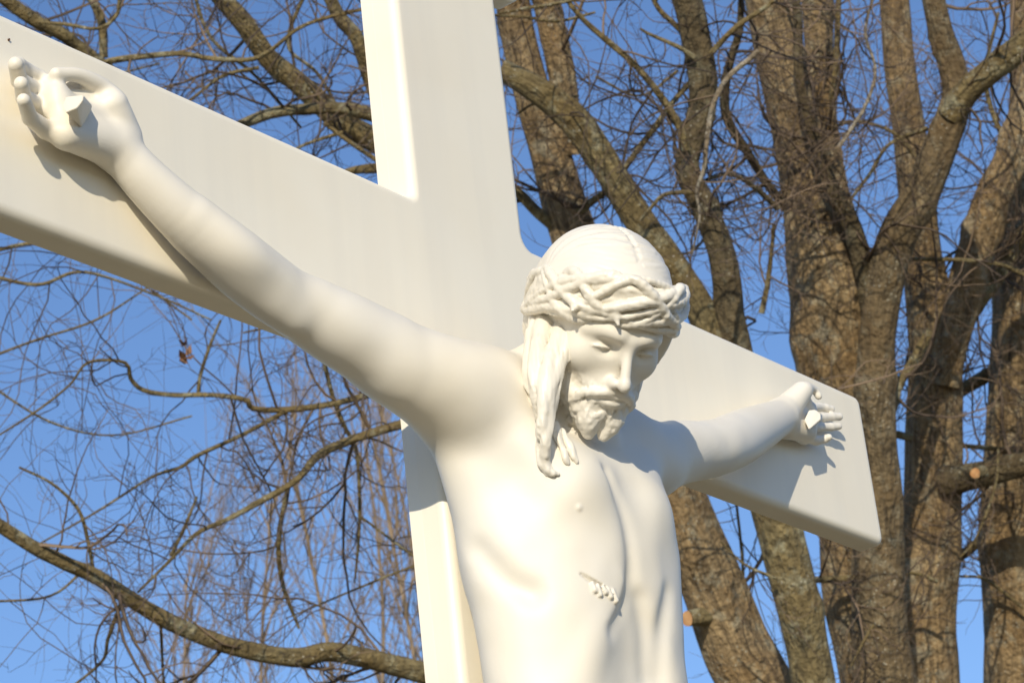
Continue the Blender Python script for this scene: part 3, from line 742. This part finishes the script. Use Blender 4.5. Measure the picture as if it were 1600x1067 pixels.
# the tree behind the cross: its limbs reach out to the left
left_limbs = [
 ([(700,1060,36),(615,1038,33),(564,1025,32),(513,1016,31),(462,1025,30),(379,1012,28),(328,997,27),(267,971,26),(205,935,25),(149,899,24),(103,879,23),(51,853,22),(-20,808,20)], 8.9, -.6),
 ([(660,655,18),(615,666,15),(544,689,14),(497,712,14),(462,751,11),(400,787,10),(354,812,8),(308,833,7),(267,874,6),(215,925,4)], 9.0, -.5),
 ([(640,600,12),(574,617,11),(523,630,10),(451,640,10),(395,638,9),(385,625,9),(333,617,8),(272,617,8),(226,610,8),(205,592,7),(195,566,6),(138,566,5),(110,600,4),(60,640,4),(-10,685,3)], 9.1, -.4),
 ([(446,643,8),(379,679,7),(308,712,7),(282,730,6),(236,746,5),(150,800,4),(60,850,3)], 9.0, .3),
 ([(500,540,8),(520,620,7),(540,670,7),(556,700,6),(562,780,6),(560,848,5),(554,910,3)], 9.3, .2),
 ([(451,761,8),(436,838,8),(441,910,7),(467,981,5)], 8.9, .2),
 ([(30,730,4),(82,756,5),(123,797,6),(138,848,6),(146,890,6)], 8.4, .1),
 ([(190,940,7),(169,997,6),(159,1033,5),(103,1080,4)], 8.5, .2),
 ([(251,976,5),(256,1080,4)], 8.6, .2), ([(700,870,5),(646,884,4),(580,910,4),(482,951,3),(446,966,2)], 9.2, .2),
 ([(308,776,4),(287,828,6),(267,869,6)], 9.0, 0), ([(564,807,4),(646,869,4)], 9.3, 0), ([(345,500,4),(328,540,5),(313,587,6),(310,615,6)], 9.0, 0),
 ([(-10,-15,22),(50,30,22),(91,50,22),(127,76,20),(200,130,16)], 9.4, .2), ([(130,-20,12),(157,30,14),(162,91,14)], 9.6, 0),
 ([(187,-10,6),(182,25,6),(152,45,6),(101,38,6),(60,35,5)], 9.2, 0),
 ([(640,0,5),(567,15,6),(476,40,6),(420,81,7),(385,94,8),(324,91,9),(283,84,9),(228,88,10),(172,96,10),(100,115,6)], 9.3, -.2),
 ([(335,-20,30),(349,0,31),(385,40,32),(420,91,32),(455,121,34),(491,152,36),(536,192,38),(590,223,40),(660,260,44)], 9.6, .2),
 ([(340,215,10),(380,195,16),(430,177,18),(481,172,19),(531,170,20),(590,182,22),(650,200,24)], 9.4, .2),
 ([(505,-20,20),(531,30,22),(557,61,23),(577,121,24),(600,180,26)], 9.7, .1), ([(640,258,19),(590,263,17),(547,268,12),(480,290,5)], 9.5, 0),
 ([(270,175,4),(304,152,5),(349,119,6),(405,106,6)], 9.4, 0), ([(450,240,3),(480,225,5),(536,207,6)], 9.4, 0), ([(506,192,7),(550,225,7),(600,258,8)], 9.3, 0),
 ([(-10,392,6),(60,380,7),(115,400,5),(200,430,4),(300,500,3)], 9.2, 0), ([(640,500,6),(560,480,5),(470,500,4),(380,520,3)], 9.2, 0),
 ([(-20,430,7),(60,445,6),(130,425,5),(240,460,4),(330,500,3)], 9.0, 0), ([(-20,90,5),(60,80,5),(140,120,4),(250,100,3)], 9.9, 0),
 ([(300,-20,6),(330,60,6),(400,120,5),(470,200,4)], 9.9, 0), ([(480,-20,7),(450,70,6),(500,120,5),(560,230,4)], 9.9, 0),
 ([(-20,560,5),(60,530,4),(150,500,4),(230,450,3)], 9.3, 0), ([(-20,600,4),(80,660,4),(180,680,3),(300,650,3)], 9.4, .2), ([(-20,940,4),(80,930,4),(140,880,5)], 8.6, .1),
]
right_of_post = [
 ([(845,-20,44),(855,0,44),(868,60,43),(880,117,43),(886,170,44),(890,240,50)], 9.45, .05, M_TRUNK),
 ([(780,295,14),(809,300,16),(837,328,17),(870,356,18),(894,372,20)], 9.4, .1), ([(950,298,11),(926,314,13),(905,330,15)], 9.3, .1),
 ([(780,22,4),(820,14,5),(860,8,6),(940,-10,5)], 8.8, 0), ([(770,24,4),(820,27,5),(870,34,5),(930,20,4)], 8.9, 0), ([(806,180,3),(840,160,4),(905,150,4)], 9.1, 0),
]
t1 = make_tree('linden_tree', 'old bare tree behind the cross, its long mossy limbs reaching across the left sky', 'tree',
    [([(796,-30,54),(803,0,54),(812,60,55),(835,150,57),(860,230,62),(885,320,70),(905,380,76),(950,500,82),(1020,680,86),(1048,760,90),(1078,840,94),(1115,920,100),(1150,1000,106),(1190,1075,112)], 9.5, 0)],
    left_limbs + right_of_post, n1=230, lens=(.3, 1.0), seeds=1.0, up=.02, rt=.0036)
def stub(parent, x, y, D, rpx, length, toward):
    c = far(x, y, D); d = unit(np.array(toward, float)); r = rpx*PXM(D)
    A = unit(np.cross(d, [0, 0, 1])); Bv = np.cross(d, A); n = 20; V = []; F = []
    for k, (t, rr_) in enumerate(((-length, 1.35), (-length*.4, 1.12), (0, 1.0))):
        for i in range(n):
            a = 2*math.pi*i/n; V.append(c + d*t + (A*math.cos(a) + Bv*math.sin(a))*r*rr_*(1+.06*math.sin(3*a+k)))
    for k in range(2):
        for i in range(n): F.append([k*n+i, k*n+(i+1) % n, (k+1)*n+(i+1) % n, (k+1)*n+i])
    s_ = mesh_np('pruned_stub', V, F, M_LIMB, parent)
    V2 = [c + d*.003 + (A*math.cos(2*math.pi*i/n) + Bv*math.sin(2*math.pi*i/n))*r*(1+.06*math.sin(6*math.pi*i/n+2)) for i in range(n)] + [c + d*.004]
    F2 = [[2*i, (2*i+1) % n, (2*i+2) % n, n] for i in range(n//2)]
    me = mesh_np('sawn_face', V2, F2, M_CUT, parent); me.parent = s_; me.matrix_parent_inverse.identity()
    me.location = (0, 0, 0)
CAMV = -(M_WC[2])
stub(t1, 1074, 966, 9.36, 12, .10, -M_WC[0]*.75 + CAMV*.75)

t2 = make_tree('forked_tree', 'slender leaning tree that forks in two behind the crowned head', 'tree',
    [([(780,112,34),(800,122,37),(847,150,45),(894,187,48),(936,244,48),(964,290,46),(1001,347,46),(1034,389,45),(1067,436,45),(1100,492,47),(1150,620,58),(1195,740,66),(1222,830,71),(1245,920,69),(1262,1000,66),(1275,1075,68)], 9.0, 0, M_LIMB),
     ([(1072,-20,44),(1076,0,44),(1090,61,46),(1100,122,44),(1097,178,42),(1081,225,37),(1076,267,38),(1100,318,40),(1123,375,42),(1137,436,46),(1142,496,48),(1165,600,50),(1200,740,54)], 8.95, .05, M_DARK_SHADED)],
    [([(875,-15,7),(908,28,8),(950,66,10),(987,98,10),(1020,136,11),(1044,169,12),(1062,201,13),(1072,235,14)], 8.8, .1),
     ([(1085,120,9),(1072,136,9),(1048,164,9),(1025,197,10),(997,234,10),(965,280,9)], 9.1, 0), ([(1000,45,4),(1011,52,5),(1058,73,7),(1085,90,8)], 8.9, 0),
     ([(1015,-15,7),(1030,15,8),(1058,42,9),(1085,70,10)], 9.0, 0), ([(1000,345,5),(1015,328,6),(1039,304,7),(1085,300,8)], 8.9, 0),
     ([(1185,80,9),(1170,94,9),(1137,122,9),(1114,164,8),(1104,220,8),(1100,262,7),(1088,300,5),(1093,337,4),(1081,398,3)], 8.3, 0, M_PALE),
     ([(1160,-15,10),(1158,0,10),(1156,47,12),(1142,94,14),(1133,140,16),(1137,187,15),(1165,234,14),(1200,290,14),(1225,318,16)], 9.2, .5, M_DARK_SHADED),
     ([(1104,281,6),(1137,272,7),(1170,286,8),(1215,325,10)], 9.2, .4), ([(1110,85,10),(1151,42,9),(1200,9,8),(1230,-20,7)], 8.9, 0),
     ([(1126,846,3),(1163,881,4),(1212,903,6)], 8.9, 0), ([(1150,780,4),(1160,876,5),(1163,960,4)], 9.6, 0), ([(930,120,4),(1000,150,4),(1060,110,5)], 9.5, 0), ([(1210,350,6),(1200,440,8),(1190,490,10)], 9.3, 0)],
    n1=120, lens=(.25, .8), seeds=1.0, up=.01, rt=.0034)

t3 = make_tree('broad_tree', 'broad bare twin-trunked tree rising behind the right end of the cross beam', 'tree',
    [([(1200,-30,74),(1205,0,76),(1220,101,76),(1244,202,80),(1268,304,104),(1284,405,124),(1293,506,126),(1305,600,126),(1320,700,118),(1330,800,102),(1335,900,96),(1350,1000,100),(1360,1080,106)], 10.0, 0),
     ([(1271,-30,48),(1274,0,48),(1278,101,43),(1287,177,38),(1300,250,36),(1312,340,40),(1316,420,44)], 10.2, 0),
     ([(1453,-20,34),(1468,50,37),(1484,101,42),(1491,155,48),(1466,228,53),(1436,303,58),(1405,360,60),(1385,430,58),(1374,506,58),(1368,600,62),(1368,700,68),(1370,800,76),(1368,900,84),(1372,1000,90),(1378,1080,96)], 9.75, .1, M_MID)],
    [([(1630,50,45),(1605,65,44),(1560,98,42),(1512,140,42),(1485,180,44)], 9.6, .15),
     ([(1243,0,13),(1246,35,15),(1250,126,17),(1273,218,22),(1304,304,26),(1334,364,30),(1352,440,32),(1362,520,30)], 9.75, .1, M_DARK_SHADED),
     ([(1310,-10,9),(1308,50,10),(1306,100,10),(1300,155,12)], 10.0, 0), ([(1269,905,11),(1300,904,11),(1335,903,12)], 9.8, 0), ([(1330,1040,4),(1350,1000,5),(1365,975,6)], 9.5, 0),
     ([(1395,640,14),(1405,600,14),(1430,560,16),(1450,520,18)], 9.9, .2), ([(1300,200,5),(1340,190,5),(1400,210,6),(1440,260,8)], 9.9, 0),
     ([(1330,310,5),(1360,270,6),(1390,225,6),(1450,200,8)], 9.9, 0), ([(1370,-20,4),(1352,50,5),(1368,110,5),(1350,170,6),(1310,230,8)], 9.3, 0, M_PALE)],
    n1=120, lens=(.25, .8), seeds=1.0, rt=.0034)
t4 = make_tree('straight_tree', 'tall straight bare tree second from the right edge with a sawn limb stub', 'tree',
    [([(1393,-30,45),(1395,0,46),(1405,101,50),(1420,202,52),(1430,300,56),(1440,405,62),(1455,475,76),(1462,545,84),(1462,640,86),(1460,787,92),(1450,886,98),(1440,985,104),(1437,1080,108)], 10.6, 0),
     ([(1635,90,50),(1600,190,54),(1580,250,56),(1555,304,58),(1530,380,60),(1508,455,60),(1484,530,56),(1470,600,50)], 10.5, .05)],
    [([(1650,715,40),(1605,724,38),(1545,738,40),(1505,745,44),(1475,752,54)], 10.3, .2, M_DARK_SHADED), ([(1425,405,7),(1506,407,7),(1567,415,8),(1640,450,8)], 10.0, 0),
     ([(1380,676,12),(1395,678,12),(1425,684,14)], 10.5, 0), ([(1495,696,8),(1543,700,8),(1580,705,9)], 10.8, 0), ([(1490,880,14),(1510,862,15),(1541,841,17),(1600,820,18)], 11.0, 0),
     ([(1490,620,20),(1504,609,21),(1546,584,22),(1590,560,22)], 11.0, 0), ([(1395,900,5),(1430,895,6),(1465,908,7)], 10.2, 0), ([(1560,700,4),(1555,760,4),(1525,840,3),(1500,870,3)], 10.1, 0),
     ([(1640,350,30),(1600,355,30),(1565,420,30),(1520,480,32),(1490,520,34)], 10.7, 0)],
    n1=110, lens=(.25, .8), seeds=1.0, rt=.0034)
stub(t4, 1524, 739, 10.12, 8, .08, -M_WC[0]*.5 + CAMV*.9)
t5 = make_tree('thick_tree', 'thick bare trunk cut off by the right edge of the picture', 'tree',
    [([(1607,-30,54),(1606,0,56),(1606,120,60),(1606,250,76),(1604,350,92),(1600,540,106),(1595,800,112),(1591,1080,118)], 10.9, 0)],
    [([(1600,260,10),(1560,200,9),(1540,120,7),(1560,20,5)], 10.8, 0), ([(1600,950,5),(1540,905,5),(1500,900,4)], 10.7, 0)], n1=40, lens=(.25, .8), rt=.0034)

# young trees far off, low on the left: a haze of upright shoots
def sapling(x, y, D, h, label):
    base = far(x, y, D); P = [base + np.array([0, 0, 0.])]; top = base.copy(); 
    g = -BASE_Z; root = empty('young_tree', np.array([base[0], base[1], g])); tag(root, label, 'tree', 'young trees far behind on the left')
    H_ = base[2] - g + h; pts = [np.array([base[0] + .12*math.sin(k*1.3+x)*k*.2, base[1] + .1*math.cos(k*1.7+x)*k*.2, g + H_*k/6]) for k in range(7)]
    o, P, R_ = tube('trunk', pts, [.05*(1-k/7.5) for k in range(7)], M_FAR, root, 8, .05)
    m_ = P[:, 2] > base[2]-1.0; P = P[m_]; n = 22; i = trng.randint(0, len(P), n); a = trng.rand(n)*6.28
    dv = np.stack([np.cos(a)*.42, np.sin(a)*.42, np.ones(n)], 1)
    Ln = trng.uniform(.8, 2.1, n); g1 = twig_level(P[i], dv, Ln, trng.uniform(.006, .011, n), 8, .06, np.array([0, 0, .06]))
    s2, d2, l2, r2 = twig_children(g1[0], g1[1], Ln, n*6, (15, 45), (.25, .6), (.5, .8), .0032); g2 = twig_level(s2, d2, l2, r2, 5, .09, np.array([0, 0, .09]))
    s3, d3, l3, r3 = twig_children(g2[0], g2[1], l2, n*12, (20, 55), (.3, .6), (.6, .9), .0028); g3 = twig_level(s3, d3, l3, r3, 3, .12, np.array([0, 0, .08]))
    twig_mesh('shoots', [g1, g2, g3], M_FAR, root)
SPL = ['slender brown sapling in the thicket, nearest the post', 'tall brown sapling in the thicket, second from the post', 'brown sapling in the middle of the far thicket', 'short brown sapling on the left side of the far thicket',
       'leftmost pale brown sapling of the far thicket, low at the bottom', 'dense brown sapling standing low beside the post']
for q, lab in zip([(650,1060,22,2.1), (585,1060,24,2.6), (505,1060,23,2.1), (420,1060,25,1.7), (270,1060,24,.9), (630,900,27,2.0)], SPL): sapling(*q, lab)

# a curled cluster of dead leaves still hanging on the left
root = t1; V = []; F = []
for k in range(9):
    c = far(289 + trng.uniform(-7, 7), 548 + trng.uniform(-16, 16), 8.7); a = trng.rand()*6.28; u = nrm(trng.normal(0, 1, 3)); v = nrm(np.cross(u, trng.normal(0, 1, 3))); w = np.cross(u, v)
    s = .022; b0 = len(V)
    for (p, q) in ((-1, 0), (0, .55), (1, 0), (0, -.55)): V.append(c + (u*p + v*q + w*(.35 if q else 0))*s)
    F.append([b0, b0+1, b0+2, b0+3])
lf = mesh_np('dead_leaves', V, F, M_LEAF, root); lf['kind'] = 'stuff'
